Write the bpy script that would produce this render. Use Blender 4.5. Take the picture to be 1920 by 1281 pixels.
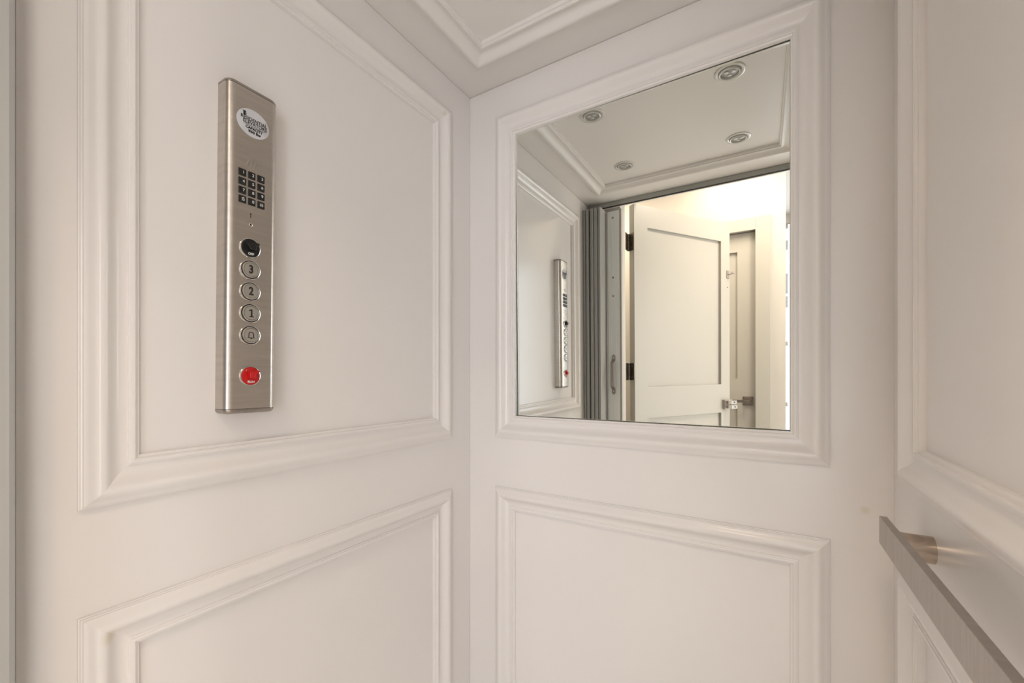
import bpy, math, random
from mathutils import Matrix, Vector
random.seed(4)
for o in list(bpy.data.objects): bpy.data.objects.remove(o)
SC = bpy.context.scene
COL = SC.collection
PI = math.pi

# ------------------------------------------------------------------ camera
cam = bpy.data.cameras.new('camera'); camo = bpy.data.objects.new('camera', cam); COL.objects.link(camo)
SC.camera = camo
cam.sensor_width = 36; cam.sensor_fit = 'HORIZONTAL'
cam.lens = 14.824
cam.shift_x = 0.00227; cam.shift_y = 0.03421
cam.clip_start = 0.01
camo.location = (0, 0, 1.2)
camo.rotation_euler = (PI/2, 0, math.radians(31.507))

# ------------------------------------------------------------------ world and large lights
SC.view_settings.view_transform = 'Standard'
SC.view_settings.look = 'None'
SC.view_settings.gamma = 1
SC.view_settings.use_curve_mapping = False
SC.view_settings.exposure = 0.68
w = bpy.data.worlds.new('world'); SC.world = w; w.use_nodes = True
bg = w.node_tree.nodes['Background']
bg.inputs[0].default_value = (0.80, 0.90, 1.0, 1); bg.inputs[1].default_value = 2.2

def area(name, loc, rot, sx, sy, power, col):
    l = bpy.data.lights.new(name, 'AREA'); l.shape = 'RECTANGLE'; l.size = sx; l.size_y = sy
    l.energy = power; l.color = col
    o = bpy.data.objects.new(name, l); COL.objects.link(o); o.location = loc; o.rotation_euler = rot
    return o
# ceiling lamps of the hallway, just below its ceiling, and daylight entering by the far window
area('hall_lamp', (-0.18, -0.80, 2.66), (0, 0, 0), 0.30, 0.30, 6, (1.0, 0.83, 0.66))
area('hall_lamp', (0.45, -0.40, 2.66), (0, 0, 0), 0.30, 0.30, 14, (1.0, 0.83, 0.66))
area('hall_lamp', (-1.3, -0.62, 2.66), (0, 0, 0), 0.30, 0.30, 18, (1.0, 0.83, 0.66))
area('window_daylight', (1.10, -2.645, 1.44), (PI/2, 0, 0), 1.80, 2.30, 31, (0.90, 0.90, 0.96))

area('hall_end_fill', (2.26, -0.66, 1.25), (0, PI/2, 0), 2.10, 0.80, 30, (1.0, 0.93, 0.89))  # added fill light, no window here; brightens the front of the left wall

# ------------------------------------------------------------------ materials
def mat(name, col, rough=0.5, metal=0.0, var=0.0, vscale=6.0, bump=0.0, bscale=200.0, stretch=None, spec=0.5, coat=0.0, aniso=0.0):
    m = bpy.data.materials.new(name); m.use_nodes = True
    nt = m.node_tree; b = nt.nodes['Principled BSDF']
    b.inputs['Base Color'].default_value = (*col, 1)
    b.inputs['Roughness'].default_value = rough
    b.inputs['Metallic'].default_value = metal
    b.inputs['Specular IOR Level'].default_value = spec
    b.inputs['Coat Weight'].default_value = coat
    tc = nt.nodes.new('ShaderNodeTexCoord'); mp = nt.nodes.new('ShaderNodeMapping')
    nt.links.new(tc.outputs['Object'], mp.inputs[0])
    if stretch: mp.inputs['Scale'].default_value = stretch
    if var > 0:
        n = nt.nodes.new('ShaderNodeTexNoise'); n.inputs['Scale'].default_value = vscale; n.inputs['Detail'].default_value = 4
        nt.links.new(mp.outputs[0], n.inputs['Vector'])
        r = nt.nodes.new('ShaderNodeValToRGB')
        r.color_ramp.elements[0].position = 0.3; r.color_ramp.elements[1].position = 0.7
        r.color_ramp.elements[0].color = (*[max(0, c*(1-var)) for c in col], 1)
        r.color_ramp.elements[1].color = (*[min(1, c*(1+var)) for c in col], 1)
        nt.links.new(n.outputs[0], r.inputs[0]); nt.links.new(r.outputs[0], b.inputs['Base Color'])
    if bump > 0:
        n2 = nt.nodes.new('ShaderNodeTexNoise'); n2.inputs['Scale'].default_value = bscale; n2.inputs['Detail'].default_value = 3
        nt.links.new(mp.outputs[0], n2.inputs['Vector'])
        bp = nt.nodes.new('ShaderNodeBump'); bp.inputs['Strength'].default_value = bump; bp.inputs['Distance'].default_value = 0.002
        nt.links.new(n2.outputs[0], bp.inputs['Height']); nt.links.new(bp.outputs[0], b.inputs['Normal'])
    return m
M = {}
M['paint'] = mat('cab_paint', (0.905, 0.875, 0.85), 0.22, var=0.012, vscale=3, bump=0.06, bscale=35)
M['ceil'] = mat('ceiling_paint', (0.90, 0.87, 0.84), 0.42, var=0.012, vscale=3, bump=0.05, bscale=40)
M['hall'] = mat('hall_paint', (0.52, 0.495, 0.46), 0.55, var=0.01, vscale=2, bump=0.03)
M['doorpaint'] = mat('door_paint', (0.43, 0.415, 0.38), 0.38, var=0.01, vscale=4)
M['floor'] = mat('pale_floor', (0.84, 0.81, 0.77), 0.4, var=0.25, vscale=4, stretch=(1, 9, 1))
M['steel'] = mat('brushed_steel', (0.56, 0.52, 0.475), 0.30, 1.0, var=0.06, vscale=14, bump=0.12, bscale=60, stretch=(1, 10, 1))
M['cap'] = mat('cap_steel', (0.40, 0.365, 0.33), 0.34, 1.0, var=0.10, vscale=60)
M['nickel'] = mat('satin_nickel', (0.46, 0.42, 0.385), 0.40, 1.0, var=0.08, vscale=30, bump=0.1, bscale=90, stretch=(1, 8, 1))
M['post'] = mat('turned_nickel', (0.55, 0.46, 0.39), 0.24, 1.0, var=0.08, vscale=40)
M['chrome'] = mat('chrome', (0.75, 0.74, 0.72), 0.10, 1.0, var=0.01)
M['button'] = mat('button_steel', (0.62, 0.60, 0.56), 0.33, 1.0, var=0.03, vscale=80)
M['black'] = mat('black_plastic', (0.012, 0.013, 0.013), 0.35, var=0.1)
M['ink'] = mat('black_ink', (0.02, 0.02, 0.02), 0.6, var=0.05)
M['white'] = mat('white_ink', (0.85, 0.85, 0.83), 0.5, var=0.02)
M['oval'] = mat('plate_silver', (0.66, 0.67, 0.70), 0.35, 0.0, var=0.03)
M['red'] = mat('red_plastic', (0.62, 0.012, 0.014), 0.28, var=0.05)
M['gate'] = mat('gate_vinyl', (0.44, 0.44, 0.425), 0.45, 0.1, var=0.02, vscale=8, stretch=(20, 20, 0.5))
M['alu'] = mat('aluminium', (0.88, 0.895, 0.87), 0.45, 0.1, var=0.05, vscale=10, stretch=(20, 20, 0.4))
M['track'] = mat('track_metal', (0.42, 0.42, 0.39), 0.45, 0.2, var=0.05)
M['bronze'] = mat('dark_nickel', (0.22, 0.19, 0.16), 0.38, 1.0, var=0.15, vscale=60)
M['pull'] = mat('pull_handle', (0.36, 0.33, 0.30), 0.45, 0.7, var=0.05)
M['dark'] = mat('dark_gap', (0.03, 0.028, 0.025), 0.8, var=0.05)
M['glassedge'] = mat('mirror_edge', (0.22, 0.30, 0.26), 0.15, 0.2, var=0.05)
M['mirror'] = mat('mirror_silver', (0.865, 0.885, 0.845), 0.0, 1.0, var=0.002)
M['lens'] = mat('lamp_lens', (0.45, 0.45, 0.44), 0.35, 0.2, var=0.2, vscale=90)
M['trimring'] = mat('lamp_trim', (0.72, 0.71, 0.68), 0.35, 0.25, var=0.02)
M['shade'] = mat('window_shade', (0.52, 0.55, 0.60), 0.8, var=0.05)

# small yellowed touch-up stains on the cab paint
nt = M['paint'].node_tree; bs = nt.nodes['Principled BSDF']
src = bs.inputs['Base Color'].links[0].from_socket
tcn = nt.nodes.new('ShaderNodeTexCoord')
for (px, py, pz), rad, amt in (((-0.812, 0.2178, 0.8228), 0.016, 0.55), ((-0.812, 0.9591, 1.9763), 0.011, 0.55), ((0.1667, 1.10, 0.9301), 0.012, 0.45)):
    dn = nt.nodes.new('ShaderNodeVectorMath'); dn.operation = 'DISTANCE'; dn.inputs[1].default_value = (px, py, pz)
    nt.links.new(tcn.outputs['Object'], dn.inputs[0])
    mr = nt.nodes.new('ShaderNodeMapRange'); mr.interpolation_type = 'SMOOTHSTEP'
    mr.inputs['From Min'].default_value = 0.0; mr.inputs['From Max'].default_value = rad
    mr.inputs['To Min'].default_value = amt; mr.inputs['To Max'].default_value = 0.0
    nt.links.new(dn.outputs['Value'], mr.inputs['Value'])
    mx = nt.nodes.new('ShaderNodeMix'); mx.data_type = 'RGBA'
    nt.links.new(mr.outputs[0], mx.inputs['Factor']); nt.links.new(src, mx.inputs['A']); mx.inputs['B'].default_value = (0.74, 0.66, 0.46, 1)
    src = mx.outputs['Result']
nt.links.new(src, bs.inputs['Base Color'])

# ------------------------------------------------------------------ mesh helpers
class MB:
    def __init__(s): s.v = []; s.f = []
    def add(s, vs, fs):
        k = len(s.v); s.v += [tuple(p) for p in vs]; s.f += [tuple(i+k for i in f) for f in fs]; return s
    def box(s, x0, x1, y0, y1, z0, z1):
        x0, x1 = sorted((x0, x1)); y0, y1 = sorted((y0, y1)); z0, z1 = sorted((z0, z1))
        return s.add([(x0,y0,z0),(x1,y0,z0),(x1,y1,z0),(x0,y1,z0),(x0,y0,z1),(x1,y0,z1),(x1,y1,z1),(x0,y1,z1)],
                     [(0,3,2,1),(4,5,6,7),(0,1,5,4),(1,2,6,5),(2,3,7,6),(3,0,4,7)])
    def quad(s, a, b, c, d): return s.add([a,b,c,d], [(0,1,2,3)])
    def lathe(s, prof, n=48, axis='z', c=(0,0,0), sy=1.0):
        vs = []; m = len(prof)
        for i in range(n):
            a = 2*PI*i/n
            for r, h in prof:
                p = (r*math.cos(a), r*math.sin(a)*sy, h)
                if axis == 'x': p = (h, r*math.cos(a), r*math.sin(a)*sy)
                if axis == 'y': p = (r*math.sin(a), h, r*math.cos(a)*sy)
                vs.append((p[0]+c[0], p[1]+c[1], p[2]+c[2]))
        fs = []
        for i in range(n):
            j = (i+1) % n
            for k in range(m-1): fs.append((i*m+k, j*m+k, j*m+k+1, i*m+k+1))
        if prof[0][0] > 1e-6: fs.append(tuple(i*m for i in range(n))[::-1])
        if prof[-1][0] > 1e-6: fs.append(tuple(i*m+m-1 for i in range(n)))
        return s.add(vs, fs)
    def prism(s, poly, z0, z1, fn=lambda x, y, z: (x, y, z)):
        n = len(poly)
        vs = [fn(x, y, z0) for x, y in poly]+[fn(x, y, z1) for x, y in poly]
        fs = [tuple(range(n))[::-1], tuple(range(n, 2*n))]+[(i, (i+1) % n, n+(i+1) % n, n+i) for i in range(n)]
        return s.add(vs, fs)
    def stroke(s, pts, wd, z0, z1, closed=False):
        n = len(pts); L = []; R = []
        for i in range(n):
            a = Vector(pts[(i-1) % n] if (closed or i > 0) else pts[i]); b = Vector(pts[(i+1) % n] if (closed or i < n-1) else pts[i])
            d = (b-a).normalized(); nn = Vector((-d.y, d.x))*wd/2; p = Vector(pts[i])
            L.append(p+nn); R.append(p-nn)
        m = n if closed else n-1
        for i in range(m):
            j = (i+1) % n
            s.prism([tuple(R[i]), tuple(R[j]), tuple(L[j]), tuple(L[i])], z0, z1)
        return s
    def build(s, name, m, parent=None, smooth=None, bevel=0, fixn=True):
        import bmesh
        me = bpy.data.meshes.new(name); me.from_pydata(s.v, [], s.f); me.materials.append(m)
        if fixn:
            bm = bmesh.new(); bm.from_mesh(me)
            bmesh.ops.remove_doubles(bm, verts=bm.verts, dist=1e-7)
            bmesh.ops.recalc_face_normals(bm, faces=bm.faces); bm.to_mesh(me); bm.free()
        if smooth is not None or bevel:
            for p in me.polygons: p.use_smooth = True
            me.set_sharp_from_angle(angle=math.radians(smooth or 35))
        o = bpy.data.objects.new(name, me); COL.objects.link(o)
        if parent is not None: o.parent = parent
        if bevel:
            b = o.modifiers.new('bevel', 'BEVEL'); b.width = bevel; b.segments = 3; b.limit_method = 'ANGLE'; b.harden_normals = True
        return o

def tag(o, label, cat, group=None, kind=None):
    o['label'] = label; o['category'] = cat
    if group: o['group'] = group
    if kind: o['kind'] = kind
    return o
def structure(o): o['kind'] = 'structure'; return o
def empty(name, loc=(0,0,0), mtx=None):
    o = bpy.data.objects.new(name, None); COL.objects.link(o); o.empty_display_size = 0.05
    if mtx is not None: o.matrix_world = mtx
    o.location = loc
    return o

def text(name, s, m, parent, size, loc, th=0.0003, sx=1.0, bold=0.0, align='CENTER', spacing=1.0, width=None):
    cu = bpy.data.curves.new(name, 'FONT'); cu.body = s; cu.size = size; cu.align_x = align; cu.align_y = 'CENTER'
    cu.extrude = th; cu.offset = bold; cu.space_character = spacing
    t = bpy.data.objects.new(name+'_src', cu); COL.objects.link(t)
    bpy.context.view_layer.update()
    dg = bpy.context.evaluated_depsgraph_get()
    me = bpy.data.meshes.new_from_object(t.evaluated_get(dg)); me.name = name
    bpy.data.objects.remove(t)
    if width:
        xs = [v.co.x for v in me.vertices]; sx = width/(max(xs)-min(xs))
    for v in me.vertices: v.co.x = v.co.x*sx
    me.materials.clear(); me.materials.append(m)
    o = bpy.data.objects.new(name, me); COL.objects.link(o); o.parent = parent; o.location = loc
    return o

# ------------------------------------------------------------------ dimensions (metres)
XL, XR, YB, YF, H = -0.826, 0.2107, 1.10, 0.1306, 2.1035
MW = 0.069     # moulding width
REC = 0.008    # how far the inset panels lie behind the rails
def prof():
    P = [(0,0),(0,0.0040),(0.0018,0.0046),(0.0020,0.0072),(0.0040,0.0078),(0.0043,0.0100),(0.0060,0.0106)]
    def cub(a, b, c, d, n):
        for i in range(1, n+1):
            t = i/n; q = 1-t
            P.append(tuple(q**3*a[k]+3*q*q*t*b[k]+3*q*t*t*c[k]+t**3*d[k] for k in (0, 1)))
    cub((0.0060,0.0106), (0.0120,0.0128), (0.0160,0.0185), (0.0225,0.0185), 9)     # rise to the crest
    cub((0.0225,0.0185), (0.0320,0.0185), (0.0350,0.0022), (0.0500,0.0022), 14)    # fall into the cove
    P.extend([(0.0540,0.0024),(0.0545,0.0046),(0.0572,0.0052),(0.0576,0.0068),(0.0600,0.0074),(0.0622,0.0070),(0.0630,0.0055),(0.0640,0.0052),(0.0646,0.0020),(0.0684,0.0010),(0.0690,0.0000),(0.0690,-REC)])
    return P
PROF = prof()
def frame_molding(fn, u0, u1, v0, v1, name, m, parent):
    """fn(u,v,h) -> world; rectangle is the outer edge; mitred corners."""
    b = MB()
    cs = [(u0,v0,1,1),(u1,v0,-1,1),(u1,v1,-1,-1),(u0,v1,1,-1)]
    for i in range(4):
        A = cs[i]; B = cs[(i+1) % 4]
        va = [fn(A[0]+A[2]*t, A[1]+A[3]*t, h) for t, h in PROF]
        vb = [fn(B[0]+B[2]*t, B[1]+B[3]*t, h) for t, h in PROF]
        n = len(PROF)
        b.add(va+vb, [(k, k+1, n+k+1, n+k) for k in range(n-1)])
    o = b.build(name, m, parent, fixn=False)
    me = o.data
    # orient towards the room: compare with the h axis
    up = Vector(fn(0,0,1))-Vector(fn(0,0,0))
    for p in me.polygons: p.use_smooth = True
    tot = sum((p.normal.dot(up))*p.area for p in me.polygons)
    if tot < 0: me.flip_normals()
    me.set_sharp_from_angle(angle=math.radians(38))
    return o
def wall_mesh(fn, u0, u1, v0, v1, holes, name, m, depth=0.030, back=0.05):
    b = MB()
    us = sorted({u0, u1, *[h[0] for h in holes], *[h[1] for h in holes]})
    vs = sorted({v0, v1, *[h[2] for h in holes], *[h[3] for h in holes]})
    for i in range(len(us)-1):
        for j in range(len(vs)-1):
            cu, cv = (us[i]+us[i+1])/2, (vs[j]+vs[j+1])/2
            if any(h[0] < cu < h[1] and h[2] < cv < h[3] for h in holes): continue
            b.quad(fn(us[i],vs[j],0), fn(us[i+1],vs[j],0), fn(us[i+1],vs[j+1],0), fn(us[i],vs[j+1],0))
    def ring(a0, a1, c0, c1):
        c = [(a0,c0),(a1,c0),(a1,c1),(a0,c1)]
        for k in range(4):
            p, q = c[k], c[(k+1) % 4]
            b.quad(fn(*p,0), fn(*q,0), fn(*q,-depth), fn(*p,-depth))
    for h in holes: ring(*h)
    ring(u0, u1, v0, v1)
    c = [(u0,v0),(u1,v0),(u1,v1),(u0,v1)]
    b.add([fn(*p,-depth) for p in c]+[fn(*p,-back) for p in c], [(0,1,2,3),(4,5,6,7),(0,1,5,4),(1,2,6,5),(2,3,7,6),(3,0,4,7)])
    o = b.build(name, m, fixn=False)
    import bmesh
    bm = bmesh.new(); bm.from_mesh(o.data); bmesh.ops.remove_doubles(bm, verts=bm.verts, dist=1e-6)
    bmesh.ops.recalc_face_normals(bm, faces=bm.faces); bm.to_mesh(o.data); bm.free()
    return structure(o)

ZU0, ZU1 = 1.0112, 2.0076      # upper frame, outer edges
ZL0, ZL1 = 0.150, 0.8599       # lower frame
def inner(r, e=0.0006): return (r[0]+MW-e, r[1]-MW+e, r[2]+MW-e, r[3]-MW+e)
def panelled(fn, name, u0, u1, rects, matp, vtop, vbot=0.0, skip=()):
    wo = wall_mesh(fn, u0, u1, vbot, vtop, [inner(r, 0.004) for r in rects], name, matp)
    for k, r in enumerate(rects):
        frame_molding(fn, *r, 'panel_molding', matp, wo)
        if k in skip: continue
        a = inner(r, 0.003)
        b = MB(); c = [(a[0],a[2]),(a[1],a[2]),(a[1],a[3]),(a[0],a[3])]
        b.add([fn(*p,-REC) for p in c]+[fn(*p,-0.026) for p in c], [(0,1,2,3),(4,5,6,7),(0,1,5,4),(1,2,6,5),(2,3,7,6),(3,0,4,7)])
        b.build('inset_panel', matp, wo)
    return wo

# ------------------------------------------------------------------ the lift cab shell
GAP = 0.0012
fl = lambda u, v, h: (XL+h, u, v)
fb = lambda u, v, h: (u, YB-h, v)
fr = lambda u, v, h: (XR-h, u, v)
fc = lambda u, v, h: (u, v, H-h)
panelled(fl, 'wall_left', YF, YB-GAP, [(0.1868, 1.0, ZU0, ZU1), (0.1868, 1.0, ZL0, ZL1)], M['paint'], H-GAP)
panelled(fb, 'wall_back', XL-0.05, XR+0.05, [(-0.7254, 0.1101, ZU0, ZU1), (-0.7254, 0.1101, ZL0, ZL1)], M['paint'], H-GAP, skip=(0,))
panelled(fr, 'wall_right', YF, YB-0.0003, [(0.1868, 1.003, ZU0, ZU1), (0.1868, 1.003, ZL0, ZL1)], M['paint'], H-GAP)
co = panelled(fc, 'ceiling', XL-0.05, XR+0.05, [(XL+0.095, XR-0.095, 0.165, 1.005)], M['ceil'], YB+0.05, vbot=-0.062)
for nm, xa, xb in (('wall_left_return', XL-0.05, XL), ('wall_right_return', XR, XR+0.05)):
    structure(MB().box(xa, xb, -0.062, YF-0.0005, 0, H-GAP).build(nm, M['paint']))
structure(MB().box(XL-0.05, XR+0.05, -0.03, YB+0.05, -0.04, 0.0).build('floor', M['floor']))

# ------------------------------------------------------------------ mirror, tilted a little in its frame
nx, ny, nz = 0.00505661, -0.99994049, -0.00966636
N = Vector((nx, ny, nz)).normalized(); Z = Vector((0,0,1)); Xa = Z.cross(-N).normalized()*-1
Xa = Vector((1,0,0)) - N*N.x; Xa.normalize(); Za = Xa.cross(-N*-1).normalized()
if Za.z < 0: Za = -Za
mm = Matrix((( Xa.x, -N.x, Za.x, 0), (Xa.y, -N.y, Za.y, 0), (Xa.z, -N.z, Za.z, 0), (0,0,0,1)))
mir = empty('wall_mirror', mtx=mm); mir.location = (-0.3077, 1.11321, 1.5094)
tag(mir, 'large rectangular mirror with green glass edge set in a white moulded frame', 'mirror')
hw, hh = 0.3515, 0.4315
MB().box(-hw, hw, 0.0, 0.0030, -hh, hh).build('mirror_glass', M['mirror'], mir)
eb = MB()
for a in ((-hw-0.0012,-hw,-hh,hh),(hw,hw+0.0012,-hh,hh)): eb.box(a[0],a[1],-0.0006,0.0028,a[2],a[3])
for a in ((-hh-0.0012,-hh),(hh,hh+0.0012)): eb.box(-hw,hw,-0.0006,0.0028,a[0],a[1])
eb.build('glass_edge', M['glassedge'], mir)

# ------------------------------------------------------------------ lift control panel on the left wall
YC, ZCN = 0.4113, 1.4305
ROT = math.radians(0.5)
mc = Matrix(((0,0,1,0),(1,0,0,0),(0,1,0,0),(0,0,0,1)))
cp = empty('control_panel', mtx=mc @ Matrix.Rotation(-ROT, 4, 'Z')); cp.location = (XL-REC, YC, ZCN)
tag(cp, 'tall brushed steel lift control panel with keypad, round floor buttons and red switch', 'control panel')
CW, CD, CH = 0.0454, 0.033, 0.2970   # half width, depth, half height
def dsection(wd, dp, r, n=8):
    pts = [(-wd, 0)]
    for i in range(n+1):
        a = PI-PI/2*i/n; pts.append((-wd+r+r*math.cos(a), dp-r+r*math.sin(a)))
    for i in range(n+1):
        a = PI/2-PI/2*i/n; pts.append((wd-r+r*math.cos(a), dp-r+r*math.sin(a)))
    pts.append((wd, 0)); return pts
sec = dsection(CW, CD, 0.015, 10)
cb = MB(); cb.prism([(a, c) for a, c in sec], -CH+0.0088, CH-0.0088, lambda x, c, b: (x, b, c))
face = cb.build('faceplate', M['steel'], cp, smooth=30)
for sgn in (-1, 1):
    c2 = MB()
    # seam ring slightly smaller, then the cap with a rounded outer edge
    rings = [(0.0, 0.0), (0.0022, 0.0), (0.0045, 0.0010), (0.0064, 0.0032), (0.0076, 0.0062), (0.0080, 0.0095)]
    vs = []; n = len(sec)
    for dz, inset in rings:
        s2 = dsection(CW-inset, CD-inset, max(0.015-inset, 0.0045), 10)
        vs += [(x, sgn*(CH-0.0080+dz), c) for x, c in s2]
    fs = []
    for k in range(len(rings)-1):
        for i in range(n): fs.append((k*n+i, k*n+(i+1) % n, (k+1)*n+(i+1) % n, (k+1)*n+i))
    fs.append(tuple(range(n))); fs.append(tuple(range((len(rings)-1)*n, len(rings)*n)))
    c2.add(vs, fs); cap = c2.build('end_cap', M['cap'], cp, smooth=40); cap['label'] = 'darker steel end cap'
    s3 = dsection(CW-0.0002, CD-0.0002, 0.0148, 10)
    MB().prism(s3, sgn*(CH-0.0092), sgn*(CH-0.0078), lambda x, c, b: (x, b, c)).build('seam', M['dark'], cap)
def fz(y, z): return (y-YC-ROT*(z-ZCN), z-ZCN)
K = 0.0       # front of the plate
c0 = CD
# oval maker's plate
lg = MB(); a0, b0 = fz(0.4112, 1.6603)
lg.lathe([(0.0284,0),(0.0284,0.0006),(0.0279,0.0010),(0,0.0010)], 64, 'z', (0,0,0), sy=0.88)
ov = lg.build('oval_plate', M['oval'], cp, smooth=40); ov.location = (a0, b0, c0); ov['label'] = 'pale oval plate with black lettering'
text('lettering', 'RESIDENTIAL', M['ink'], ov, 0.0088, (0.0010, 0.0056, 0.0011), width=0.0455, bold=0.00010)
text('lettering', 'ELEVATORS', M['ink'], ov, 0.0088, (0.0030, -0.0012, 0.0011), width=0.0415, bold=0.00010)
text('lettering', 'CAPACITY', M['ink'], ov, 0.0068, (0.0015, -0.0100, 0.0011), width=0.0300, bold=0.00022)
text('lettering', '950 lbs', M['ink'], ov, 0.0064, (0.0020, -0.0163, 0.0011), width=0.0215, bold=0.00025)
r_ = MB(); r_.box(-0.017, 0.022, -0.0062, -0.0058, 0.0009, 0.0012); r_.box(-0.014, 0.021, -0.0052, -0.00495, 0.0009, 0.0012)
r_.build('ruled_line', M['ink'], ov)
em = MB(); em.box(-0.0175, -0.0135, 0.0092, 0.0170, 0.0009, 0.0012); em.box(-0.0185, -0.0125, 0.0160, 0.0168, 0.0009, 0.0012); em.box(-0.0128, -0.0121, 0.0100, 0.0140, 0.0009, 0.0012)
em.build('emblem', M['ink'], ov)
# three slanted speaker slots
for i in range(3):
    a, b = fz(0.4020+i*0.0062, 1.5875)
    sl = MB(); sl.stroke([(a-0.0022, b-0.0068), (a+0.0022, b+0.0068)], 0.0020, c0-0.001, c0+0.0005)
    sl.build('speaker_slot', M['chrome'], cp)
# keypad
keys = ['1','2','3','4','5','6','7','8','9','\u2022','0','#']
for r in range(4):
    for c in range(3):
        s = keys[r*3+c]
        a, b = fz(0.3925+c*0.0162, 1.5650-r*0.0160)
        k = MB().box(-0.0063, 0.0063, -0.0062, 0.0062, -0.001, 0.0016).build('key', M['black'], cp, bevel=0.0006)
        k.location = (a, b, c0); k['label'] = 'black keypad key'
        if s == '\u2022':
            sb = MB()
            sb.stroke([(-0.0016, 0.0016), (0.0026, 0.0032)], 0.0008, 0.0014, 0.0018); sb.stroke([(-0.0018, -0.0002), (0.0030, 0.0012)], 0.0008, 0.0014, 0.0018)
            sb.stroke([(-0.0012, -0.0034), (0.0002, 0.0004), (0.0016, -0.0030)], 0.0008, 0.0014, 0.0018); sb.stroke([(0.0020, -0.0034), (0.0030, 0.0002)], 0.0008, 0.0014, 0.0018)
            sb.build('symbol', M['white'], k)
        elif s == '#':
            sb = MB()
            for q in (-0.0012, 0.0012):
                sb.stroke([(q+0.0004, -0.0030), (q+0.0004, 0.0030)], 0.0008, 0.0014, 0.0018); sb.stroke([(-0.0026, q), (0.0034, q)], 0.0008, 0.0014, 0.0018)
            sb.build('symbol', M['white'], k)
        else:
            text('numeral', s, M['white'], k, 0.0072, (0.0018, 0.0002, 0.0017), th=0.0001, bold=0.0001)
# pilot mark and microphone hole
a, b = fz(0.4070, 1.4915)
pm = MB(); pm.box(a-0.0005, a+0.0005, b-0.0040, b+0.0020, c0-0.0005, c0+0.0003); pm.box(a-0.0010, a+0.0010, b+0.0020, b+0.0048, c0-0.0005, c0+0.0003)
pm.build('engraved_mark', M['ink'], cp)
a, b = fz(0.4070, 1.4755)
h = MB().lathe([(0.0030,0),(0.0030,0.0008),(0.0022,0.0012),(0.0014,0.0002),(0,0.0001)], 24).build('indicator', M['chrome'], cp, smooth=30); h.location = (a, b, c0)
hh_ = MB().lathe([(0.0013,0.0002),(0.0013,0.0006),(0,0.0006)], 16).build('pinhole', M['dark'], h)
# round switches and buttons
def bezel(a, b):
    o = MB().lathe([(0.0182,0),(0.0182,0.0016),(0.0174,0.0030),(0.0164,0.0034),(0.0158,0.0026),(0.0156,0.0010),(0,0.0008)], 56).build('button_ring', M['chrome'], cp, smooth=30)
    o.location = (a, b, c0); return o
ys = 0.4052
def switch(z, m, word, on):
    a, b = fz(ys, z); o = bezel(a, b); o.name = 'switch_ring'
    MB().lathe([(0.0157,0.0008),(0.0157,0.0030),(0.0150,0.0038),(0,0.0040)], 48).build('switch_disc', m, o, smooth=30)
    kb = MB()
    # a wing shaped turning knob
    pl = [(-0.0050,-0.0045),(0.0052,-0.0045),(0.0058,0.0030),(0.0125,0.0068),(0.0110,0.0100),(-0.0010,0.0080),(-0.0052,0.0060)] if on else \
         [(-0.0050,-0.0045),(0.0050,-0.0045),(0.0060,0.0020),(0.0118,0.0052),(0.0112,0.0095),(0.0030,0.0102),(-0.0062,0.0070),(-0.0090,0.0040)]
    kb.prism(pl, 0.0038, 0.0125)
    kb.build('turn_knob', m, o, bevel=0.0010)
    if on:
        text('mark', 'I', M['white'], o, 0.004, (-0.0075, 0.0100, 0.0040), th=0.0002)
    text('word', word, M['white'], o, 0.0058, (0.0005, -0.0108, 0.0042), th=0.0003, bold=0.00015)
    return o
o = switch(1.4322, M['black'], 'OFF', False); o['label'] = 'black switch marked OFF'
for z, s in ((1.3930,'3'),(1.3537,'2'),(1.3143,'1'),(1.2747,'bell')):
    a, b = fz(ys, z); o = bezel(a, b)
    o['label'] = 'steel button marked with a bell' if s == 'bell' else 'steel floor button marked ' + s
    MB().lathe([(0.0156,0.0009),(0.0156,0.0013),(0.0140,0.0013)], 56).build('button_groove', M['dark'], o)
    capb = MB().lathe([(0.0147,0.0008),(0.0147,0.0040),(0.0141,0.0050),(0.0126,0.0053),(0.0120,0.0042),(0.0114,0.0052),(0,0.0054)], 56).build('button_cap', M['button'], o, smooth=25)
    if s == 'bell':
        bl = MB(); pts = [(-0.0062,-0.0050),(-0.0042,-0.0046),(-0.0040,-0.0010)]
        for i in range(9):
            t = PI-PI*i/8; pts.append((0.0040*math.cos(t), 0.0014+0.0040*math.sin(t)))
        pts += [(0.0040,-0.0010),(0.0042,-0.0046),(0.0062,-0.0050)]
        bl.stroke(pts, 0.0013, 0.0052, 0.0058); bl.box(-0.0062, 0.0062, -0.0054, -0.0044, 0.0052, 0.0058); bl.box(-0.0014, 0.0014, -0.0070, -0.0054, 0.0052, 0.0058)
        bl.build('bell_mark', M['ink'], capb)
    else:
        if s == '1':
            nb = MB(); nb.box(-0.0004, 0.0020, -0.0070, 0.0070, 0.0052, 0.0058); nb.prism([(-0.0004,0.0070),(-0.0034,0.0052),(-0.0034,0.0030),(-0.0004,0.0044)], 0.0052, 0.0058); nb.box(-0.0030, 0.0044, -0.0070, -0.0054, 0.0052, 0.0058)
            nb.build('numeral', M['ink'], capb)
        else: text('numeral', s, M['ink'], capb, 0.0200, (0, -0.0003, 0.0054), th=0.0003, sx=0.80, bold=0.0007)
o = switch(1.2011, M['red'], 'RUN', True); o['label'] = 'red switch marked RUN'

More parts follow.
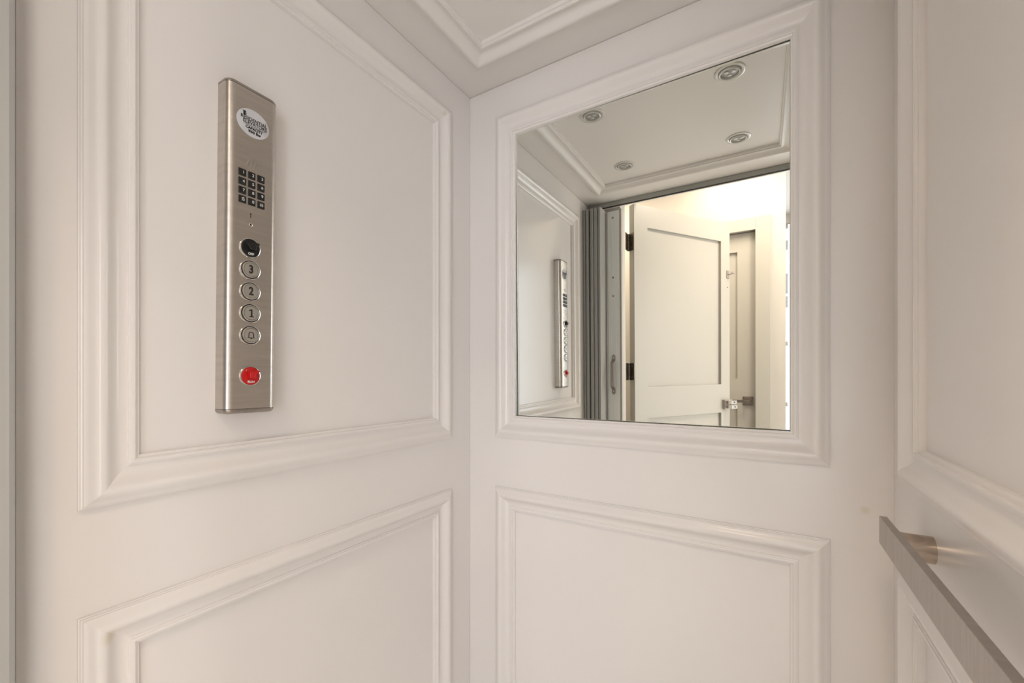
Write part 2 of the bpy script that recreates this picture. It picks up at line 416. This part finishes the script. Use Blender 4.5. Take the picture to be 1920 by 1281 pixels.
# ------------------------------------------------------------------ handrail on the right wall
hr = empty('handrail', (XR, 0.52, 0.9417))
tag(hr, 'flat satin nickel handrail bar on round posts along the right wall', 'handrail')
MB().box(0.160-XR, 0.1705-XR, 0.10-0.52, 0.935-0.52, -0.0228, 0.0228).build('rail_bar', M['nickel'], hr, bevel=0.0009)
for y in (0.8690, 0.24):
    p = MB().lathe([(0.0200,0.0),(0.0200,-0.0395),(0.0195,-0.0402),(0,-0.0402)], 48, 'x', (0, y-0.52, -0.002)).build('rail_post', M['post'], hr, smooth=35)

# ------------------------------------------------------------------ ceiling downlights
ZR = H+REC
def downlight(x, y, lab):
    r = empty('downlight', (x, y, ZR))
    tag(r, lab, 'ceiling light', 'downlights in the cab ceiling')
    MB().lathe([(0.0430,0.0),(0.0430,-0.0016),(0.0405,-0.0032),(0.0345,-0.0034),(0.0320,-0.0020),(0.0310,0.0)], 64).build('trim_ring', M['trimring'], r, smooth=35)
    MB().lathe([(0.0305,0.0),(0.0300,-0.0050),(0.0280,-0.0072),(0.0258,-0.0066),(0.0240,-0.0030),(0.0238,0.0)], 64).build('gimbal_ring', M['trimring'], r, smooth=35)
    lb = MB().lathe([(0.0238,-0.0012),(0.0150,-0.0030),(0,-0.0036)], 48).build('lens', M['lens'], r, smooth=35)
    bb = MB()
    for i in range(3):
        a = i*2*PI/3+0.4; c, s = math.cos(a), math.sin(a)
        bb.lathe([(0.0045,-0.0050),(0.0060,-0.0042),(0.0060,-0.0026)], 20, 'z', (0.0105*c, 0.0105*s, 0))
    bb.build('led_cluster', M['trimring'], lb, smooth=35)
    return r
DL = [(-0.0958, 0.7873, 'round ceiling downlight nearest the mirror top right, switched off'),
      (-0.5251, 0.7971, 'round ceiling downlight touching the upper left mirror edge, switched off'),
      (-0.0917, 0.3579, 'small downlight seen at right in the mirror, nearest the door opening'),
      (-0.5301, 0.3707, 'small downlight seen at lower left in the mirror above the gate')]
first = None
for x, y, lab in DL:
    if first is None: first = downlight(x, y, lab); continue
    c = first.copy(); COL.objects.link(c); c.location = (x, y, ZR); c['label'] = lab
    for ch in list(first.children):
        d = ch.copy(); COL.objects.link(d); d.parent = c
        for g in ch.children:
            e = g.copy(); COL.objects.link(e); e.parent = d

# ------------------------------------------------------------------ folding gate, stacked open against the left
gt = empty('folding_gate', (-0.76, 0.06, 0.0))
tag(gt, 'grey folding accordion gate pushed open beside the left cab wall', 'gate')
GX, GY = -0.76, 0.06
def gbox(b, x0, x1, y0, y1, z0, z1): return b.box(x0-GX, x1-GX, y0-GY, y1-GY, z0, z1)
strips = [(-0.8250,-0.8125),(-0.8095,-0.7925),(-0.7850,-0.7670),(-0.7640,-0.7455),(-0.7425,-0.7270)]
for x0, x1 in strips:
    xm = (x0+x1)/2; hwid = (x1-x0)/2
    pts = [(-hwid,-0.055),(hwid,-0.055),(hwid,0.050),(hwid-0.003,0.0545),(0.0022,0.0555),(0.0012,0.0525),(-0.0012,0.0525),(-0.0022,0.0555),(-hwid+0.003,0.0545),(-hwid,0.050)]
    b = MB().prism([(xm-GX+p, q) for p, q in pts], 0.020, 2.056)
    b.build('gate_panel', M['gate'], gt, smooth=25)
lp = MB(); gbox(lp, -0.7180, -0.6560, 0.004, 0.026, 0.02, 2.054)
post = lp.build('lead_post', M['alu'], gt, bevel=0.0015); post['label'] = 'pale aluminium lead post with pull handle'
e2 = MB(); gbox(e2, -0.6555, -0.6460, 0.000, 0.024, 0.02, 2.060); e2.build('edge_strip', M['doorpaint'], gt).__setitem__('label', 'pale edge strip')
for z in (2.0190, 1.7040, 1.6060):
    s = MB().lathe([(0.0058,0.0),(0.0055,0.0016),(0.0030,0.0022),(0,0.0014)], 20, 'y', (-0.6900-GX, 0.026-GY, z)).build('screw', M['cap'], gt, smooth=30)
ph = MB()
hx = -0.6890-GX; z0, z1 = 1.0830, 1.2960
def handle_pts():
    b = MB(); n = 24; prof_ = []
    for i in range(n+1):
        t = i/n; z = z0+(z1-z0)*t
        e = min(t, 1-t)
        if e < 0.14: off = 0.0012; wd = 0.0095 if e > 0.05 else 0.0095*math.sqrt(max(0.05, 1-((0.05-e)/0.05)**2))
        else:
            k = min(1, (e-0.14)/0.07); k = k*k*(3-2*k); off = 0.0012+0.028*k; wd = 0.0095-0.001*k
        prof_.append((z, off, wd))
    vs = []
    for z, off, wd in prof_:
        vs += [(hx-wd, 0.026-GY+off, z), (hx+wd, 0.026-GY+off, z), (hx+wd, 0.026-GY+off+0.0042, z), (hx-wd, 0.026-GY+off+0.0042, z)]
    fs = [(0,1,2,3), tuple(len(vs)-4+i for i in range(4))]
    for i in range(n):
        for k in range(4): fs.append((4*i+k, 4*i+(k+1) % 4, 4*(i+1)+(k+1) % 4, 4*(i+1)+k))
    b.add(vs, fs); return b
hd = handle_pts().build('pull_handle', M['pull'], gt, bevel=0.0010)
for z in (z0+0.018, z1-0.018):
    MB().lathe([(0.0036,0.0054),(0.0030,0.0068),(0,0.0070)], 16, 'y', (hx, 0.026-GY, z)).build('screw', M['trimring'], hd)
tr = MB(); gbox(tr, XL+0.001, XR-0.001, 0.016, 0.034, 2.077, 2.1025); t1 = tr.build('track', M['track'], gt, bevel=0.001)
tr = MB(); gbox(tr, XL+0.001, XR-0.001, 0.024, 0.0345, 2.0755, 2.0785); tr.build('track_slot', M['dark'], t1)

# ------------------------------------------------------------------ landing doorway and hallway
OX0, OX1 = -0.6750, 0.2600      # opening in the landing wall
LY0, LY1 = -0.200, -0.060
HZ = 2.70
OH = 2.168
structure(MB().box(-2.6, OX0, -0.150, LY1, 0, HZ).build('wall_landing', M['hall']))
structure(MB().box(OX1, 2.3, -0.105, LY1, 0, HZ).build('wall_landing_east', M['hall']))
structure(MB().box(OX0, OX1, LY0, LY1, OH, HZ).build('wall_landing_head', M['hall']))
FY = -1.135
D2X0, D2X1, D2H = -0.83, -0.0480, 2.168
structure(MB().box(-2.6, D2X0, FY-0.12, FY, 0, HZ).build('wall_far', M['hall']))
structure(MB().box(D2X1, 0.1230, FY-0.12, FY, 0, HZ).build('wall_far_east', M['hall']))
structure(MB().box(D2X0, D2X1, FY-0.12, FY, D2H, HZ).build('wall_far_head', M['hall']))
structure(MB().box(-2.7, -2.6, -2.7, LY1, 0, HZ).build('wall_hall_west', M['hall']))
structure(MB().box(2.3, 2.4, -2.7, LY1, 0, HZ).build('wall_hall_east', M['hall']))
structure(MB().box(-2.7, 2.4, -2.8, LY1, HZ, HZ+0.08).build('ceiling_hall', M['hall']))
structure(MB().box(-2.7, 2.4, -2.8, -0.03, -0.04, 0.0).build('floor_hall', M['floor']))
# casing round the far door
cs = MB(); cw = 0.086
for (a, b_) in ((D2X1-0.004, D2X1+cw), (D2X0-cw, D2X0+0.004)):
    cs.box(a, b_, FY, FY+0.018, 0, D2H-0.004+cw)
cs.box(D2X0+0.004, D2X1-0.004, FY, FY+0.018, D2H-0.004, D2H-0.004+cw)
structure(cs.build('trim_1', M['doorpaint'], bevel=0.002))
# landing door casings
structure(MB().box(OX0-0.090, OX0-0.008, -0.166, -0.150, 0, OH+0.075).build('trim_2', M['doorpaint'], bevel=0.002))
structure(MB().box(OX1+0.012, OX1+0.090, -0.123, -0.105, 0, OH+0.075).build('trim_3', M['doorpaint'], bevel=0.002))
structure(MB().box(OX0-0.012, OX1-0.001, LY0-0.018, LY0, OH+0.003, OH+0.075).build('trim_4', M['doorpaint'], bevel=0.002))
bb = MB(); bb.box(D2X1+cw, 0.123, FY, FY+0.014, 0, 0.13); structure(bb.build('baseboard_far', M['doorpaint'], bevel=0.002))
bb = MB(); bb.box(-2.6, D2X0-cw, FY, FY+0.014, 0, 0.13); structure(bb.build('baseboard_west', M['doorpaint'], bevel=0.002))

def shaker(name, W, T, z0, z1, recs, origin, ang, parent=None):
    """door slab: local x along the width from the hinge, local y thickness (front at 0, back at -T)."""
    d = empty(name, origin); d.rotation_euler = (0, 0, ang); structure(d)
    b = MB(); us = sorted({0, W, *[q for r in recs for q in r[:2]]}); vs = sorted({z0, z1, *[q for r in recs for q in r[2:]]})
    R = 0.016
    for yy, sg in ((0.0, 1), (-T, -1)):
        for i in range(len(us)-1):
            for j in range(len(vs)-1):
                cu, cv = (us[i]+us[i+1])/2, (vs[j]+vs[j+1])/2
                hole = any(r[0] < cu < r[1] and r[2] < cv < r[3] for r in recs)
                y = yy-sg*R if hole else yy
                b.quad((us[i],y,vs[j]),(us[i+1],y,vs[j]),(us[i+1],y,vs[j+1]),(us[i],y,vs[j+1]))
        for r in recs:
            c = [(r[0],r[2]),(r[1],r[2]),(r[1],r[3]),(r[0],r[3])]
            for k in range(4):
                p, q = c[k], c[(k+1) % 4]
                b.quad((p[0],yy,p[1]),(q[0],yy,q[1]),(q[0],yy-sg*R,q[1]),(p[0],yy-sg*R,p[1]))
    c = [(0,z0),(W,z0),(W,z1),(0,z1)]
    for k in range(4):
        p, q = c[k], c[(k+1) % 4]
        b.quad((p[0],0,p[1]),(q[0],0,q[1]),(q[0],-T,q[1]),(p[0],-T,p[1]))
    sl = b.build('door_slab', M['doorpaint'], d)
    return d
DANG = math.radians(-57.0)
DW = 0.81
d1 = shaker('door_1', DW, 0.040, 0.012, 2.157, [(0.100, 0.728, 1.113, 2.035), (0.100, 0.728, 0.22, 0.930)], (-0.6359, -0.2, 0), DANG)
for z in (1.9457, 1.2027, 0.30):
    hg = MB().box(-0.0030, 0.0, -0.036, -0.002, z-0.049, z+0.049).build('hinge', M['bronze'], d1)
    for k in range(5):
        MB().lathe([(0.0058,-0.0092),(0.0064,-0.0085),(0.0064,0.0085),(0.0058,0.0092)], 20, 'z', (-0.0075, -0.0400, z-0.0392+k*0.0196)).build('knuckle', M['bronze'], hg, smooth=30)
    for k in (-1, 1):
        MB().lathe([(0.0032,0.0),(0.0032,-0.0006),(0,-0.0006)], 12, 'x', (-0.0030, -0.018, z+k*0.030)).build('screw', M['nickel'], hg)
# interlock hook and lever latch by the free edge
hk = MB(); hk.box(DW-0.030, DW-0.008, 0.0, 0.004, 1.800, 1.852); hook = hk.build('hook_plate', M['pull'], d1, bevel=0.001)
hk = MB(); hk.box(DW-0.020, DW-0.016, 0.003, 0.048, 1.8225, 1.8275); hk.box(DW-0.022, DW-0.014, 0.026, 0.033, 1.824, 1.836); hk.build('hook_arm', M['nickel'], hook)
MB().lathe([(0.0035,0.0),(0.0035,0.0008),(0,0.0008)], 12, 'y', (DW-0.022, 0, 1.7422)).build('screw_hole', M['dark'], d1)
for z in (1.9457, 1.2027, 0.30):
    MB().box(-0.6775, -0.6750, -0.2120, -0.1660, z-0.049, z+0.049).build('hinge_leaf', M['bronze'], bpy.data.objects['trim_2'])
la = MB(); la.box(DW-0.070, DW-0.006, 0.0, 0.022, 0.950, 1.012); latch = la.build('latch_block', M['nickel'], d1, bevel=0.0015)
la = MB(); la.box(DW-0.055, DW-0.006, 0.022, 0.056, 0.984, 1.008); la.box(DW-0.055, DW-0.006, 0.022, 0.060, 0.955, 0.981); la.build('latch_bolt', M['chrome'], latch, bevel=0.002)
for z in (0.968, 0.997):
    MB().lathe([(0.0045,0.0),(0.0045,0.0012),(0,0.0012)], 14, 'y', (DW-0.030, 0.0595 if z < 0.98 else 0.0555, z)).build('screw', M['dark'], latch)

d2 = shaker('door_2', 0.776, 0.040, 0.012, D2H-0.006, [(0.115, 0.664, 1.14, 2.035), (0.115, 0.664, 0.22, 0.955)], (D2X0+0.003, FY-0.030, 0), 0.0)
rz = 0.984
rx = -0.097-(D2X0+0.003)
rs = MB(); rs.box(rx-0.032, rx+0.032, 0, 0.008, rz-0.032, rz+0.032); ros = rs.build('rosette', M['bronze'], d2, bevel=0.0012)
rs = MB(); rs.box(rx-0.024, rx+0.024, 0.008, 0.012, rz-0.024, rz+0.024); rs.build('rosette_step', M['bronze'], ros, bevel=0.001)
rs = MB(); rs.box(rx-0.010, rx+0.010, 0.012, 0.050, rz-0.009, rz+0.009); rs.box(rx-0.112, rx+0.010, 0.040, 0.054, rz-0.009, rz+0.009); rs.build('door_handle', M['bronze'], ros, bevel=0.0015)
for z in (0.3, 1.1, 1.9):
    MB().lathe([(0.006,z-0.05),(0.006,z+0.05)], 16, 'z', (-0.002, 0.004, 0)).build('hinge', M['bronze'], d2)

# ------------------------------------------------------------------ bright window at the end of the next room
WY = -2.7
structure(MB().box(-2.6, 0.05, WY-0.1, WY, 0, HZ).build('wall_window_west', M['hall']))
structure(MB().box(2.0, 2.3, WY-0.1, WY, 0, HZ).build('wall_window_east', M['hall']))
structure(MB().box(0.05, 2.0, WY-0.1, WY, 0, 0.25).build('wall_window_sill', M['hall']))
structure(MB().box(0.05, 2.0, WY-0.1, WY, 2.62, HZ).build('wall_window_head', M['hall']))
w1 = empty('window_1', (1.02, WY-0.05, 0.25)); structure(w1)
wf = MB()
for x in (-0.97, -0.65, -0.33, 0.0, 0.33, 0.65, 0.97): wf.box(x-0.022, x+0.022, -0.02, 0.02, 0, 2.37)
for z in (0.02, 0.60, 1.20, 1.78, 2.35): wf.box(-0.97, 0.97, -0.02, 0.02, z-0.02, z+0.02)
wf.build('window_frame', M['doorpaint'], w1)
gl = bpy.data.materials.new('window_glass'); gl.use_nodes = True
gb = gl.node_tree.nodes['Principled BSDF']; gb.inputs['Transmission Weight'].default_value = 1; gb.inputs['Roughness'].default_value = 0; gb.inputs['IOR'].default_value = 1.05
MB().box(-0.97, 0.97, -0.003, 0.0, 0.0, 2.37).build('window_pane', gl, w1)

for z0_, z1_ in ((2.36, 2.45), (1.80, 1.91), (1.935, 2.13)):
    MB().box(-0.95, -0.68, 0.045, 0.062, z0_-0.25, min(z1_, 2.6)-0.25).build('window_shade', M['shade'], w1)
